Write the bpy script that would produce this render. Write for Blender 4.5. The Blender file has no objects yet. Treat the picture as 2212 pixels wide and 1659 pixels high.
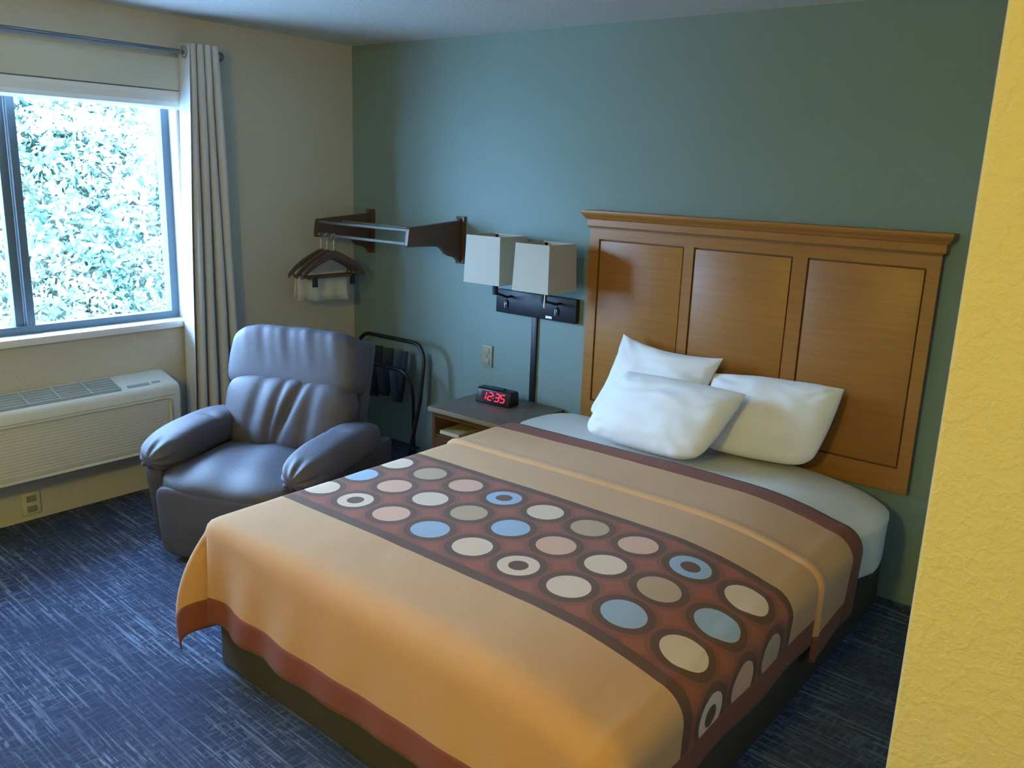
import bpy, bmesh, math, random
from mathutils import Vector, Matrix, noise
random.seed(7)
PI = math.pi
sc = bpy.context.scene
COL = sc.collection

# ------------------------------------------------------------------ materials
def new_mat(name):
    m = bpy.data.materials.new(name); m.use_nodes = True
    nt = m.node_tree
    return m, nt, nt.nodes, nt.links, nt.nodes['Principled BSDF']

def simple(name, col, rough=.6, metal=0, spec=.5, bump=0, bscale=60, var=0, vscale=8, sheen=0, stretch=(1, 1, 1)):
    m, nt, N, L, b = new_mat(name)
    b.inputs['Base Color'].default_value = (*col, 1)
    b.inputs['Roughness'].default_value = rough
    b.inputs['Metallic'].default_value = metal
    b.inputs['Specular IOR Level'].default_value = spec
    if sheen:
        b.inputs['Sheen Weight'].default_value = sheen
    tc = N.new('ShaderNodeTexCoord')
    mp = N.new('ShaderNodeMapping'); mp.inputs['Scale'].default_value = stretch
    L.new(tc.outputs['Object'], mp.inputs['Vector'])
    if var:
        nz = N.new('ShaderNodeTexNoise'); nz.inputs['Scale'].default_value = vscale; nz.inputs['Detail'].default_value = 4
        L.new(mp.outputs[0], nz.inputs['Vector'])
        mx = N.new('ShaderNodeMix'); mx.data_type = 'RGBA'
        mx.inputs[6].default_value = (*[c * (1 - var) for c in col], 1)
        mx.inputs[7].default_value = (*[min(1, c * (1 + var)) for c in col], 1)
        L.new(nz.outputs['Fac'], mx.inputs[0]); L.new(mx.outputs[2], b.inputs['Base Color'])
    if bump:
        nz = N.new('ShaderNodeTexNoise'); nz.inputs['Scale'].default_value = bscale; nz.inputs['Detail'].default_value = 3
        L.new(mp.outputs[0], nz.inputs['Vector'])
        bp = N.new('ShaderNodeBump'); bp.inputs['Strength'].default_value = bump; bp.inputs['Distance'].default_value = .004
        L.new(nz.outputs['Fac'], bp.inputs['Height']); L.new(bp.outputs[0], b.inputs['Normal'])
    return m

def wall_paint(name, col, strength=.35, scale=55, rough=.75):
    """painted knock-down plaster"""
    m, nt, N, L, b = new_mat(name)
    b.inputs['Base Color'].default_value = (*col, 1); b.inputs['Roughness'].default_value = rough
    b.inputs['Specular IOR Level'].default_value = .3
    tc = N.new('ShaderNodeTexCoord')
    nz = N.new('ShaderNodeTexNoise'); nz.inputs['Scale'].default_value = scale; nz.inputs['Detail'].default_value = 3
    nz.inputs['Distortion'].default_value = .6
    L.new(tc.outputs['Object'], nz.inputs['Vector'])
    rp = N.new('ShaderNodeValToRGB'); rp.color_ramp.elements[0].position = .42; rp.color_ramp.elements[1].position = .66
    L.new(nz.outputs['Fac'], rp.inputs[0])
    bp = N.new('ShaderNodeBump'); bp.inputs['Strength'].default_value = strength; bp.inputs['Distance'].default_value = .003
    L.new(rp.outputs[0], bp.inputs['Height']); L.new(bp.outputs[0], b.inputs['Normal'])
    return m

M = {}
M['cream'] = wall_paint('cream_paint', (.58, .56, .50), .3)
M['partition'] = wall_paint('yellow_cream_paint', (.53, .475, .37), .32, 85)
M['teal'] = wall_paint('teal_paint', (.20, .285, .285), .25)
M['ceiling'] = wall_paint('ceiling_paint', (.68, .68, .66), .4, 70)
M['white_trim'] = simple('white_trim', (.80, .82, .83), .4)
M['shade_fabric'] = simple('roller_shade_fabric', (.62, .60, .50), .8, bump=.1, bscale=400)
M['frame_metal'] = simple('window_aluminium', (.11, .16, .20), .55, .1)
M['rod_metal'] = simple('brushed_rod', (.22, .25, .28), .35, .8)
M['curtain'] = simple('curtain_cloth', (.58, .60, .62), .9, bump=.25, bscale=500, sheen=.2)
M['plastic_white'] = simple('ivory_plastic', (.72, .74, .70), .45)
M['plastic_panel'] = simple('beige_panel', (.60, .60, .54), .55)
M['plastic_slat'] = simple('blue_grey_slat', (.42, .50, .56), .5)
M['plastic_dark'] = simple('dark_slot', (.05, .07, .09), .5)
M['plastic_grey'] = simple('grey_slot', (.30, .36, .40), .5)
M['leather'] = simple('grey_leather', (.085, .083, .110), .60, bump=.35, bscale=180, var=.12, vscale=6)
M['leather_dark'] = simple('grey_leather_side', (.075, .073, .092), .5, bump=.3, bscale=180)
M['black_metal'] = simple('black_metal', (.015, .017, .02), .35, .4)
M['webbing'] = simple('black_webbing', (.02, .022, .03), .85, bump=.3, bscale=500)
M['dark_wood'] = simple('dark_wood', (.085, .045, .03), .45, var=.3, vscale=20, stretch=(1, .2, 3))
M['hanger_wood'] = simple('hanger_wood', (.09, .055, .045), .4, var=.2, vscale=25)
M['chrome'] = simple('chrome', (.75, .77, .78), .2, 1)
M['clear_rod'] = simple('satin_rod', (.13, .15, .14), .5, .1)
M['bag'] = simple('laundry_bag', (.62, .62, .54), .75, bump=.3, bscale=30)
M['lamp_shade'] = simple('lamp_shade_linen', (.44, .43, .38), .85, bump=.3, bscale=600)
M['sconce_black'] = simple('sconce_black', (.012, .014, .022), .45, .2)
M['label_white'] = simple('label_white', (.85, .87, .9), .5)
M['outlet_ivory'] = simple('outlet_ivory', (.27, .27, .20), .5)
M['laminate'] = simple('stone_laminate', (.17, .14, .12), .4, var=.35, vscale=60)
M['laminate_edge'] = simple('laminate_edge', (.36, .33, .28), .5)
M['night_wood'] = simple('nightstand_wood', (.15, .075, .04), .5, var=.25, vscale=18, stretch=(1, 1, .2))
M['book'] = simple('book_cover', (.62, .52, .36), .6)
M['clock_black'] = simple('clock_plastic', (.012, .010, .012), .35)
M['sheet'] = simple('white_sheet', (.70, .71, .68), .85, bump=.2, bscale=90)
M['pillow'] = simple('white_pillowcase', (.80, .81, .84), .9, bump=.25, bscale=35, sheen=.2)
M['base_cloth'] = simple('bed_base_cloth', (.06, .05, .035), .85, bump=.2, bscale=300)
M['tan'] = simple('tan_bedspread', (.60, .322, .140), .9, bump=.35, bscale=420, var=.05, vscale=5, sheen=.15)
M['hem'] = simple('maroon_hem', (.22, .055, .03), .9, bump=.35, bscale=420, sheen=.1)
M['leaf'] = None
M['eave'] = simple('eave_board', (.22, .20, .18), .8)

def wood_mat():
    m, nt, N, L, b = new_mat('honey_oak_veneer')
    tc = N.new('ShaderNodeTexCoord')
    mp = N.new('ShaderNodeMapping'); mp.inputs['Scale'].default_value = (2.2, 3, 45)
    L.new(tc.outputs['Object'], mp.inputs[0])
    nz = N.new('ShaderNodeTexNoise'); nz.inputs['Scale'].default_value = 2.2; nz.inputs['Detail'].default_value = 6
    nz.inputs['Distortion'].default_value = .3
    L.new(mp.outputs[0], nz.inputs['Vector'])
    rp = N.new('ShaderNodeValToRGB')
    e = rp.color_ramp.elements
    e[0].position = .3; e[0].color = (.29, .120, .020, 1)
    e[1].position = .72; e[1].color = (.345, .150, .027, 1)
    L.new(nz.outputs['Fac'], rp.inputs[0]); L.new(rp.outputs[0], b.inputs['Base Color'])
    b.inputs['Roughness'].default_value = .42
    bp = N.new('ShaderNodeBump'); bp.inputs['Strength'].default_value = .12; bp.inputs['Distance'].default_value = .002
    L.new(nz.outputs['Fac'], bp.inputs['Height']); L.new(bp.outputs[0], b.inputs['Normal'])
    return m
M['oak'] = wood_mat()
M['oak_groove'] = simple('oak_groove', (.17, .075, .02), .6)

def carpet_mat():
    m, nt, N, L, b = new_mat('navy_streak_carpet')
    tc = N.new('ShaderNodeTexCoord')
    rot = N.new('ShaderNodeMapping'); rot.inputs['Rotation'].default_value = (0, 0, math.radians(3))
    L.new(tc.outputs['Object'], rot.inputs[0])
    def streak(scale, lo, hi, seed, det=2.0, s=1.0):
        mp = N.new('ShaderNodeMapping'); mp.inputs['Scale'].default_value = scale; mp.inputs['Location'].default_value = (seed, seed * 1.7, 0)
        L.new(rot.outputs[0], mp.inputs[0])
        nz = N.new('ShaderNodeTexNoise'); nz.inputs['Scale'].default_value = s; nz.inputs['Detail'].default_value = det
        L.new(mp.outputs[0], nz.inputs['Vector'])
        mr = N.new('ShaderNodeMapRange'); mr.inputs[1].default_value = lo; mr.inputs[2].default_value = hi
        L.new(nz.outputs['Fac'], mr.inputs[0])
        return mr.outputs[0]
    def math_(op, a, c):
        n = N.new('ShaderNodeMath'); n.operation = op; n.use_clamp = True
        for i, v in enumerate((a, c)):
            if isinstance(v, (int, float)): n.inputs[i].default_value = v
            else: L.new(v, n.inputs[i])
        return n.outputs[0]
    a1 = streak((3.0, 110, 1), .51, .64, 3.1)
    a2 = streak((2.5, 62, 1), .57, .66, 9.7)
    c1 = streak((70, 14, 1), .48, .70, 5.3)
    br = streak((26, 60, 1), .38, .56, 1.3)
    patch = streak((2.4, 3.2, 1), .36, .62, 7.7)
    f = math_('MAXIMUM', math_('MULTIPLY', a1, br), math_('MULTIPLY', a2, .9))
    f = math_('MAXIMUM', f, math_('MULTIPLY', c1, .45))
    f = math_('MULTIPLY', f, math_('ADD', math_('MULTIPLY', patch, .65), .35))
    mx = N.new('ShaderNodeMix'); mx.data_type = 'RGBA'
    mx.inputs[6].default_value = (.042, .056, .110, 1); mx.inputs[7].default_value = (.19, .25, .37, 1)
    L.new(f, mx.inputs[0]); L.new(mx.outputs[2], b.inputs['Base Color'])
    b.inputs['Roughness'].default_value = .95; b.inputs['Specular IOR Level'].default_value = .1
    nz = N.new('ShaderNodeTexNoise'); nz.inputs['Scale'].default_value = 260
    L.new(tc.outputs['Object'], nz.inputs['Vector'])
    bp = N.new('ShaderNodeBump'); bp.inputs['Strength'].default_value = .5; bp.inputs['Distance'].default_value = .004
    L.new(nz.outputs['Fac'], bp.inputs['Height']); L.new(bp.outputs[0], b.inputs['Normal'])
    return m
M['carpet'] = carpet_mat()

def glass_mat():
    m = bpy.data.materials.new('window_glass'); m.use_nodes = True
    nt = m.node_tree; N = nt.nodes; L = nt.links
    N.remove(N['Principled BSDF'])
    t = N.new('ShaderNodeBsdfTransparent'); t.inputs[0].default_value = (.90, .97, .98, 1)
    g = N.new('ShaderNodeBsdfGlossy'); g.inputs['Roughness'].default_value = .02
    mx = N.new('ShaderNodeMixShader'); mx.inputs[0].default_value = .05
    L.new(t.outputs[0], mx.inputs[1]); L.new(g.outputs[0], mx.inputs[2]); L.new(mx.outputs[0], N['Material Output'].inputs[0])
    return m
M['glass'] = glass_mat()

def emis(name, col, s):
    m, nt, N, L, b = new_mat(name)
    b.inputs['Base Color'].default_value = (*[c * .5 for c in col], 1)
    b.inputs['Emission Color'].default_value = (*col, 1); b.inputs['Emission Strength'].default_value = s
    return m
M['led'] = emis('red_led', (1, .03, .08), 1.1)
M['led_dot'] = emis('amber_led', (1, .35, .05), .5)
M['clock_face'] = simple('clock_window', (.06, .004, .012), .25)

def leaf_mat(name, c1, c2):
    m = bpy.data.materials.new(name); m.use_nodes = True
    nt = m.node_tree; N = nt.nodes; L = nt.links
    N.remove(N['Principled BSDF'])
    tc = N.new('ShaderNodeTexCoord'); nz = N.new('ShaderNodeTexNoise'); nz.inputs['Scale'].default_value = 2.2; nz.inputs['Detail'].default_value = 5
    L.new(tc.outputs['Object'], nz.inputs[0])
    mx = N.new('ShaderNodeMix'); mx.data_type = 'RGBA'; mx.inputs[6].default_value = (*c1, 1); mx.inputs[7].default_value = (*c2, 1)
    mr = N.new('ShaderNodeMapRange'); mr.inputs[1].default_value = .38; mr.inputs[2].default_value = .62
    L.new(nz.outputs['Fac'], mr.inputs[0]); L.new(mr.outputs[0], mx.inputs[0])
    d = N.new('ShaderNodeBsdfDiffuse'); t = N.new('ShaderNodeBsdfTranslucent'); ms = N.new('ShaderNodeMixShader'); ms.inputs[0].default_value = .45
    L.new(mx.outputs[2], d.inputs[0]); L.new(mx.outputs[2], t.inputs[0])
    L.new(d.outputs[0], ms.inputs[1]); L.new(t.outputs[0], ms.inputs[2]); L.new(ms.outputs[0], N['Material Output'].inputs[0])
    return m
M['leaf'] = leaf_mat('tree_leaves', (.11, .22, .19), (.26, .275, .21))
M['bark'] = simple('tree_bark', (.16, .13, .10), .9, bump=.6, bscale=20)
M['grass'] = simple('pale_gravel', (.42, .45, .47), .95, var=.2, vscale=3)

DISC = {'c': (.74, .53, .37), 'b': (.34, .43, .56), 'p': (.70, .38, .25), 't': (.50, .33, .20)}
def band_mat():
    """printed band: discs on a square lattice; UV in lattice units (u along the bed width, v towards the head)"""
    m, nt, N, L, b = new_mat('disc_print_cloth')
    b.inputs['Roughness'].default_value = .9; b.inputs['Sheen Weight'].default_value = .1
    uv = N.new('ShaderNodeUVMap'); uv.uv_map = 'lattice'
    sp = N.new('ShaderNodeSeparateXYZ'); L.new(uv.outputs[0], sp.inputs[0])
    def ma(op, *a, clamp=False):
        n = N.new('ShaderNodeMath'); n.operation = op; n.use_clamp = clamp
        for i, v in enumerate(a):
            if isinstance(v, (int, float)): n.inputs[i].default_value = v
            else: L.new(v, n.inputs[i])
        return n.outputs[0]
    u, v = sp.outputs[0], sp.outputs[1]
    cu = ma('FLOOR', ma('ADD', u, .5)); cv = ma('FLOOR', ma('ADD', v, .5))
    du = ma('SUBTRACT', u, cu); dv = ma('SUBTRACT', v, cv)
    r = ma('SQRT', ma('ADD', ma('MULTIPLY', du, du), ma('MULTIPLY', dv, dv)))
    # rows 0 (foot side), 1, 2; columns -3..12
    rows = ['tbccpbcpcpbcptcb'.replace(' ', ''), '', '']
    #        col:-3 -2 -1  0    1    2   3    4    5   6    7    8   9   10 11 12
    rows[0] = ['t', 'b', 'p', 'c', 'C', 'p', 'b', 'c', 'C', 'c', 'b', 'c', 'C', 'p', 'b', 'c']
    rows[1] = ['c', 'p', 'c', 'b', 'p', 'c', 't', 'b', 'p', 'c', 't', 'b', 'p', 'c', 't', 'b']
    rows[2] = ['p', 'B', 'c', 'c', 't', 'p', 'B', 'c', 't', 'p', 'B', 'c', 't', 'p', 'B', 'c']
    n = len(rows[0])
    def ramp(cols):
        rp = N.new('ShaderNodeValToRGB'); rp.color_ramp.interpolation = 'CONSTANT'
        el = rp.color_ramp.elements
        el[0].position = 0; el[0].color = (*cols[0], 1)
        el[1].position = 1 / n; el[1].color = (*cols[1], 1)
        for i in range(2, n):
            e = el.new(i / n); e.color = (*cols[i], 1)
        L.new(ma('DIVIDE', ma('ADD', cu, 3.5), float(n)), rp.inputs[0])
        return rp.outputs[0]
    def mix(f, a, c):
        mx = N.new('ShaderNodeMix'); mx.data_type = 'RGBA'
        for i, w in ((0, f), (6, a), (7, c)):
            if isinstance(w, tuple): mx.inputs[i].default_value = (*w, 1)
            elif isinstance(w, (int, float)): mx.inputs[i].default_value = w
            else: L.new(w, mx.inputs[i])
        return mx.outputs[2]
    disc = [ramp([DISC[c.lower()] for c in row]) for row in rows]
    hole = [ramp([(1, 1, 1) if c.isupper() else (0, 0, 0) for c in row]) for row in rows]
    is1 = ma('COMPARE', cv, 1., .5); is2 = ma('COMPARE', cv, 2., .5)
    dc = mix(is2, mix(is1, disc[0], disc[1]), disc[2])
    hc = mix(is2, mix(is1, hole[0], hole[1]), hole[2])
    inrow = ma('MULTIPLY', ma('GREATER_THAN', cv, -.5), ma('LESS_THAN', cv, 2.5))
    BROWN = (.125, .050, .022); RUST = (.32, .085, .038); RUST2 = (.24, .070, .034)
    edge = ma('ABSOLUTE', ma('SUBTRACT', v, 1.))          # distance from the middle row
    # faint second tone: larger arcs around each disc
    base = mix(ma('LESS_THAN', r, .56), RUST, RUST2)
    base = mix(ma('MULTIPLY', ma('LESS_THAN', r, .475), inrow), base, BROWN)
    ring_e = ma('GREATER_THAN', edge, 1.60)
    base = mix(ring_e, base, BROWN)
    base = mix(ma('GREATER_THAN', edge, 1.86), base, BROWN)
    isdisc = ma('MULTIPLY', ma('LESS_THAN', r, .345), inrow)
    base = mix(isdisc, base, dc)
    centre = ma('MULTIPLY', ma('MULTIPLY', ma('LESS_THAN', r, .165), inrow), hc)
    base = mix(centre, base, BROWN)
    L.new(base, b.inputs['Base Color'])
    tc = N.new('ShaderNodeTexCoord')
    nz = N.new('ShaderNodeTexNoise'); nz.inputs['Scale'].default_value = 420
    L.new(tc.outputs['Object'], nz.inputs[0])
    bp = N.new('ShaderNodeBump'); bp.inputs['Strength'].default_value = .35; bp.inputs['Distance'].default_value = .004
    L.new(nz.outputs['Fac'], bp.inputs['Height']); L.new(bp.outputs[0], b.inputs['Normal'])
    return m
M['band'] = band_mat()

# ------------------------------------------------------------------ helpers
def link(name, me, m=None, parent=None, smooth=False):
    o = bpy.data.objects.new(name, me); COL.objects.link(o)
    if m is not None: me.materials.append(m if not isinstance(m, str) else M[m])
    if smooth:
        me.polygons.foreach_set('use_smooth', [True] * len(me.polygons))
    if parent is not None:
        o.parent = parent
        if not parent.get('_local'):
            o.matrix_parent_inverse = PINV.get(parent.name, Matrix()).copy()
    return o
PINV = {}

def from_bm(name, bm, m, parent=None, smooth=False):
    bmesh.ops.recalc_face_normals(bm, faces=bm.faces)
    me = bpy.data.meshes.new(name); bm.to_mesh(me); bm.free()
    o = link(name, me, m, parent, smooth)
    return o

def tag(o, label=None, cat=None, group=None, kind=None):
    if label: o['label'] = label
    if cat: o['category'] = cat
    if group: o['group'] = group
    if kind: o['kind'] = kind
    return o

def thing(name, label, cat, loc=(0, 0, 0), rz=0, group=None, local=False):
    """Empty at the thing's base; parts are given in world space unless local"""
    o = bpy.data.objects.new(name, None); COL.objects.link(o)
    o.empty_display_size = .1
    o.location = loc; o.rotation_euler = (0, 0, rz)
    mat = Matrix.Translation(loc) @ Matrix.Rotation(rz, 4, 'Z')
    PINV[o.name] = Matrix() if local else mat.inverted()
    return tag(o, label, cat, group)

def smooth_angle(o, deg=35):
    me = o.data
    me.polygons.foreach_set('use_smooth', [True] * len(me.polygons))
    try: me.set_sharp_from_angle(angle=math.radians(deg))
    except Exception: pass
    return o

def add_box(bm, lo, hi, bev=0, seg=2):
    lo = Vector(lo); hi = Vector(hi)
    r = bmesh.ops.create_cube(bm, size=1, matrix=Matrix.Translation((lo + hi) / 2) @ Matrix.Diagonal((*(hi - lo), 1)))
    if bev:
        vs = set(r['verts'])
        ed = [e for e in bm.edges if e.verts[0] in vs and e.verts[1] in vs]
        bmesh.ops.bevel(bm, geom=ed, offset=bev, segments=seg, affect='EDGES', profile=.5)
    return bm

def box(name, lo, hi, m, parent=None, bev=0, seg=2):
    bm = bmesh.new(); add_box(bm, lo, hi, bev, seg)
    o = from_bm(name, bm, m, parent)
    if bev: smooth_angle(o, 40)
    return o

def add_tube(bm, pts, r, seg=10, cap=True, closed=False):
    pts = [Vector(p) for p in pts]
    n = len(pts); rings = []
    prev = None
    for i, p in enumerate(pts):
        if closed: d = pts[(i + 1) % n] - pts[i - 1]
        else: d = pts[min(i + 1, n - 1)] - pts[max(i - 1, 0)]
        d.normalize()
        if prev is None:
            a = Vector((0, 0, 1)) if abs(d.z) < .9 else Vector((1, 0, 0))
            x = d.cross(a).normalized()
        else:
            x = (prev - d * prev.dot(d)).normalized()
        prev = x; y = d.cross(x)
        rr = r[i] if isinstance(r, (list, tuple)) else r
        rings.append([bm.verts.new(p + (x * math.cos(2 * PI * k / seg) + y * math.sin(2 * PI * k / seg)) * rr) for k in range(seg)])
    m_ = n if closed else n - 1
    for i in range(m_):
        A = rings[i]; B = rings[(i + 1) % n]
        for k in range(seg):
            bm.faces.new((A[k], A[(k + 1) % seg], B[(k + 1) % seg], B[k]))
    if cap and not closed:
        bm.faces.new(rings[0][::-1]); bm.faces.new(rings[-1])
    return bm

def tube(name, pts, r, m, parent=None, seg=12):
    bm = bmesh.new(); add_tube(bm, pts, r, seg)
    return smooth_angle(from_bm(name, bm, m, parent), 50)

def arc(c, r, a0, a1, n, plane='xz'):
    out = []
    for i in range(n + 1):
        a = math.radians(a0 + (a1 - a0) * i / n)
        u, v = math.cos(a) * r, math.sin(a) * r
        if plane == 'xz': out.append((c[0] + u, c[1], c[2] + v))
        elif plane == 'xy': out.append((c[0] + u, c[1] + v, c[2]))
        else: out.append((c[0], c[1] + u, c[2] + v))
    return out

def add_prism(bm, poly, axis, a, b):
    """extrude a 2-D outline along an axis from a to b"""
    def P(u, v, w):
        return {'x': (w, u, v), 'y': (u, w, v), 'z': (u, v, w)}[axis]
    A = [bm.verts.new(P(u, v, a)) for u, v in poly]; B = [bm.verts.new(P(u, v, b)) for u, v in poly]
    n = len(poly)
    bm.faces.new(A); bm.faces.new(B[::-1])
    for i in range(n):
        bm.faces.new((A[i], B[i], B[(i + 1) % n], A[(i + 1) % n]))
    return bm

def prism(name, poly, axis, a, b, m, parent=None, bev=0):
    bm = bmesh.new(); add_prism(bm, poly, axis, a, b)
    if bev: bmesh.ops.bevel(bm, geom=list(bm.edges), offset=bev, segments=2, affect='EDGES', profile=.5)
    o = from_bm(name, bm, m, parent)
    if bev: smooth_angle(o, 40)
    return o

def soft_box(name, c, dims, m, parent=None, p=5, n=20, fn=None, rot=None):
    """cushion-like rounded box (superellipsoid of a cube grid); fn(q, v) bends a point v given its unit coordinates q"""
    bm = bmesh.new()
    def sgn(i): return -1 + 2 * i / n
    def pt(q):
        L_ = sum(abs(x) ** p for x in q) ** (1 / p)
        return Vector(q) / L_
    for ax in range(3):
        for s in (-1, 1):
            g = {}
            for i in range(n + 1):
                for j in range(n + 1):
                    q = [0, 0, 0]; q[ax] = s; q[(ax + 1) % 3] = math.tan(sgn(i) * PI / 4); q[(ax + 2) % 3] = math.tan(sgn(j) * PI / 4)
                    w = pt(q)
                    v = Vector((w[0] * dims[0] / 2, w[1] * dims[1] / 2, w[2] * dims[2] / 2))
                    if fn: v = fn(w, v)
                    if rot: v = rot @ v
                    g[i, j] = bm.verts.new(v + Vector(c))
            for i in range(n):
                for j in range(n):
                    bm.faces.new((g[i, j], g[i + 1, j], g[i + 1, j + 1], g[i, j + 1]))
    bmesh.ops.remove_doubles(bm, verts=bm.verts, dist=1e-5)
    return from_bm(name, bm, m, parent, smooth=True)

def dup(root, loc, rz, label=None, group=None):
    r = root.copy(); COL.objects.link(r); r.location = loc; r.rotation_euler = (0, 0, rz)
    if label: r['label'] = label
    if group: r['group'] = group
    for ch in list(root.children):
        c = ch.copy(); COL.objects.link(c); c.parent = r
        for g in ch.children:
            d = g.copy(); COL.objects.link(d); d.parent = c
    return r

def struct(o): o['kind'] = 'structure'; return o

# ------------------------------------------------------------------ room
H = 2.44
XR, YR = 4.07, -2.71          # corner of the wall block beside the entry
X2, Y2 = 6.3, -6.2
struct(box('floor', (-.16, Y2 - .1, -.12), (X2 + .1, .12, 0), 'carpet'))
struct(box('ceiling', (-.16, Y2 - .1, H), (X2 + .1, .12, H + .1), 'ceiling'))
struct(box('wall_back', (-.16, 0, 0), (X2 + .1, .12, H), 'teal'))
struct(box('wall_right', (XR, YR, 0), (X2, 0, H), 'partition', bev=.006))
struct(box('wall_entry', (X2, Y2, 0), (X2 + .1, YR, H), 'cream'))
struct(box('wall_front', (-.16, Y2 - .1, 0), (X2 + .1, Y2, H), 'cream'))
# window wall with its opening
WY0, WY1, WZ0, WZ1 = -2.83, -1.172, .90, 2.10
bm = bmesh.new()
add_box(bm, (-.16, Y2, 0), (0, WY0, H)); add_box(bm, (-.16, WY1, 0), (0, 0, H))
add_box(bm, (-.16, WY0, 0), (0, WY1, WZ0)); add_box(bm, (-.16, WY0, WZ1), (0, WY1, H))
struct(from_bm('wall_left', bm, 'cream'))

# eave of the roof above the window, outside
struct(box('trim_1', (-.92, Y2, 2.34), (-.165, 1.2, 2.46), 'eave'))
# window: sliding unit in dark aluminium
w = thing('window_1', None, None, (-.1, (WY0 + WY1) / 2, WZ0)); struct(w)
bm = bmesh.new(); fx0, fx1 = -.135, -.075; fw = .055
add_box(bm, (fx0, WY0, WZ0), (fx1, WY1, WZ0 + .04)); add_box(bm, (fx0, WY0, WZ1 - .04), (fx1, WY1, WZ1))
add_box(bm, (fx0, WY0, WZ0 + .04), (fx1, WY0 + fw, WZ1 - .04)); add_box(bm, (fx0, WY1 - fw, WZ0 + .04), (fx1, WY1, WZ1 - .04))
from_bm('window_frame', bm, 'frame_metal', w)
box('sash_rail', (-.125, -1.973, WZ0 + .04), (-.07, -1.936, WZ1 - .04), 'frame_metal', w, .003)
box('sash_rail', (-.135, -2.018, WZ0 + .04), (-.09, -1.978, WZ1 - .04), 'frame_metal', w, .003)
box('pane', (-.108, -1.936, WZ0 + .04), (-.102, WY1 - fw, WZ1 - .04), 'glass', w)
box('pane', (-.128, WY0 + fw, WZ0 + .04), (-.122, -2.018, WZ1 - .04), 'glass', w)
box('window_sill', (-.075, WY0 + .001, WZ0 - .034), (.032, WY1 - .001, WZ0 + .002), 'white_trim', w, .004)
box('lining', (-.075, WY1 - .012, WZ0 + .002), (-.001, WY1 - .0005, WZ1), 'white_trim', w)

# roller shade pulled up, with its fascia
t = thing('roller_shade', 'rolled up cream window shade with a flat fascia across the window top', 'window shade', (.03, -2.0, 1.985))
box('fascia', (.002, -2.95, 2.078), (.052, -1.168, 2.235), 'shade_fabric', t, .004)
bm = bmesh.new()
add_prism(bm, [(.002 + .0, 2.073), (.045, 2.073), (.049, 2.05), (.047, 2.02), (.037, 1.998), (.02, 1.987), (.002, 1.985)], 'y', -2.95, -1.163)
from_bm('rolled_fabric', bm, 'white_trim', t)
box('shadow_gap_strip', (.002, -2.95, 2.0725), (.046, -1.166, 2.0785), 'rod_metal', t)

# curtain rod, finial, bracket
t = thing('curtain_rod', 'dark metal curtain rod with a ball end above the window', 'curtain rod', (.085, -1.0, 2.26))
tube('rod', [(.085, -3.2, 2.258), (.085, -.99, 2.262)], .0105, 'rod_metal', t)
bm = bmesh.new(); bmesh.ops.create_uvsphere(bm, u_segments=20, v_segments=14, radius=.024, matrix=Matrix.Translation((.085, -.972, 2.262)))
from_bm('finial', bm, 'rod_metal', t, True)
bm = bmesh.new(); add_tube(bm, [(.003, -1.0, 2.262), (.09, -1.0, 2.262)], .008); add_tube(bm, [(.001, -1.0, 2.262), (.008, -1.0, 2.262)], .026, 20)
from_bm('bracket', bm, 'rod_metal', t)

# curtain: grommet panel gathered to the right of the window
def curtain():
    t = thing('curtain', 'pale grey grommet curtain gathered beside the window', 'curtain', (.085, -1.1, .02))
    bm = bmesh.new()
    nz_, nu = 60, 150
    z0, z1 = .03, 2.305
    rows = []
    for j in range(nz_ + 1):
        k = j / nz_; z = z0 + (z1 - z0) * k
        ya = -1.272 + .092 * k ** 1.0; yb = -.935 - .075 * k ** 1.4
        row = []
        for i in range(nu + 1):
            u = i / nu
            ph = u * PI * 2 * 4.25 + .5
            amp = .052 + .006 * math.sin(3 * k + 5 * u)
            y = ya + (yb - ya) * u + .010 * math.sin(2 * ph) + .006 * math.sin(5 * k + 8 * u) * (1 - k)
            x = .085 + amp * math.cos(ph) + .004 * math.sin(9 * k + 14 * u)
            row.append(bm.verts.new((max(x, .012), y, z)))
        rows.append(row)
    for j in range(nz_):
        for i in range(nu):
            bm.faces.new((rows[j][i], rows[j][i + 1], rows[j + 1][i + 1], rows[j + 1][i]))
    o = from_bm('cloth', bm, 'curtain', t, True)
    md = o.modifiers.new('th', 'SOLIDIFY'); md.thickness = .003
    for yy in (-1.182, -1.10):
        bm = bmesh.new()
        add_tube(bm, [(.10 + .026 * math.cos(a) * .35, yy + .012 * math.cos(a), 2.262 + .028 * math.sin(a)) for a in [2 * PI * i / 20 for i in range(20)]], .005, 8, closed=True)
        from_bm('grommet', bm, 'rod_metal', t, True)
curtain()

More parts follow.
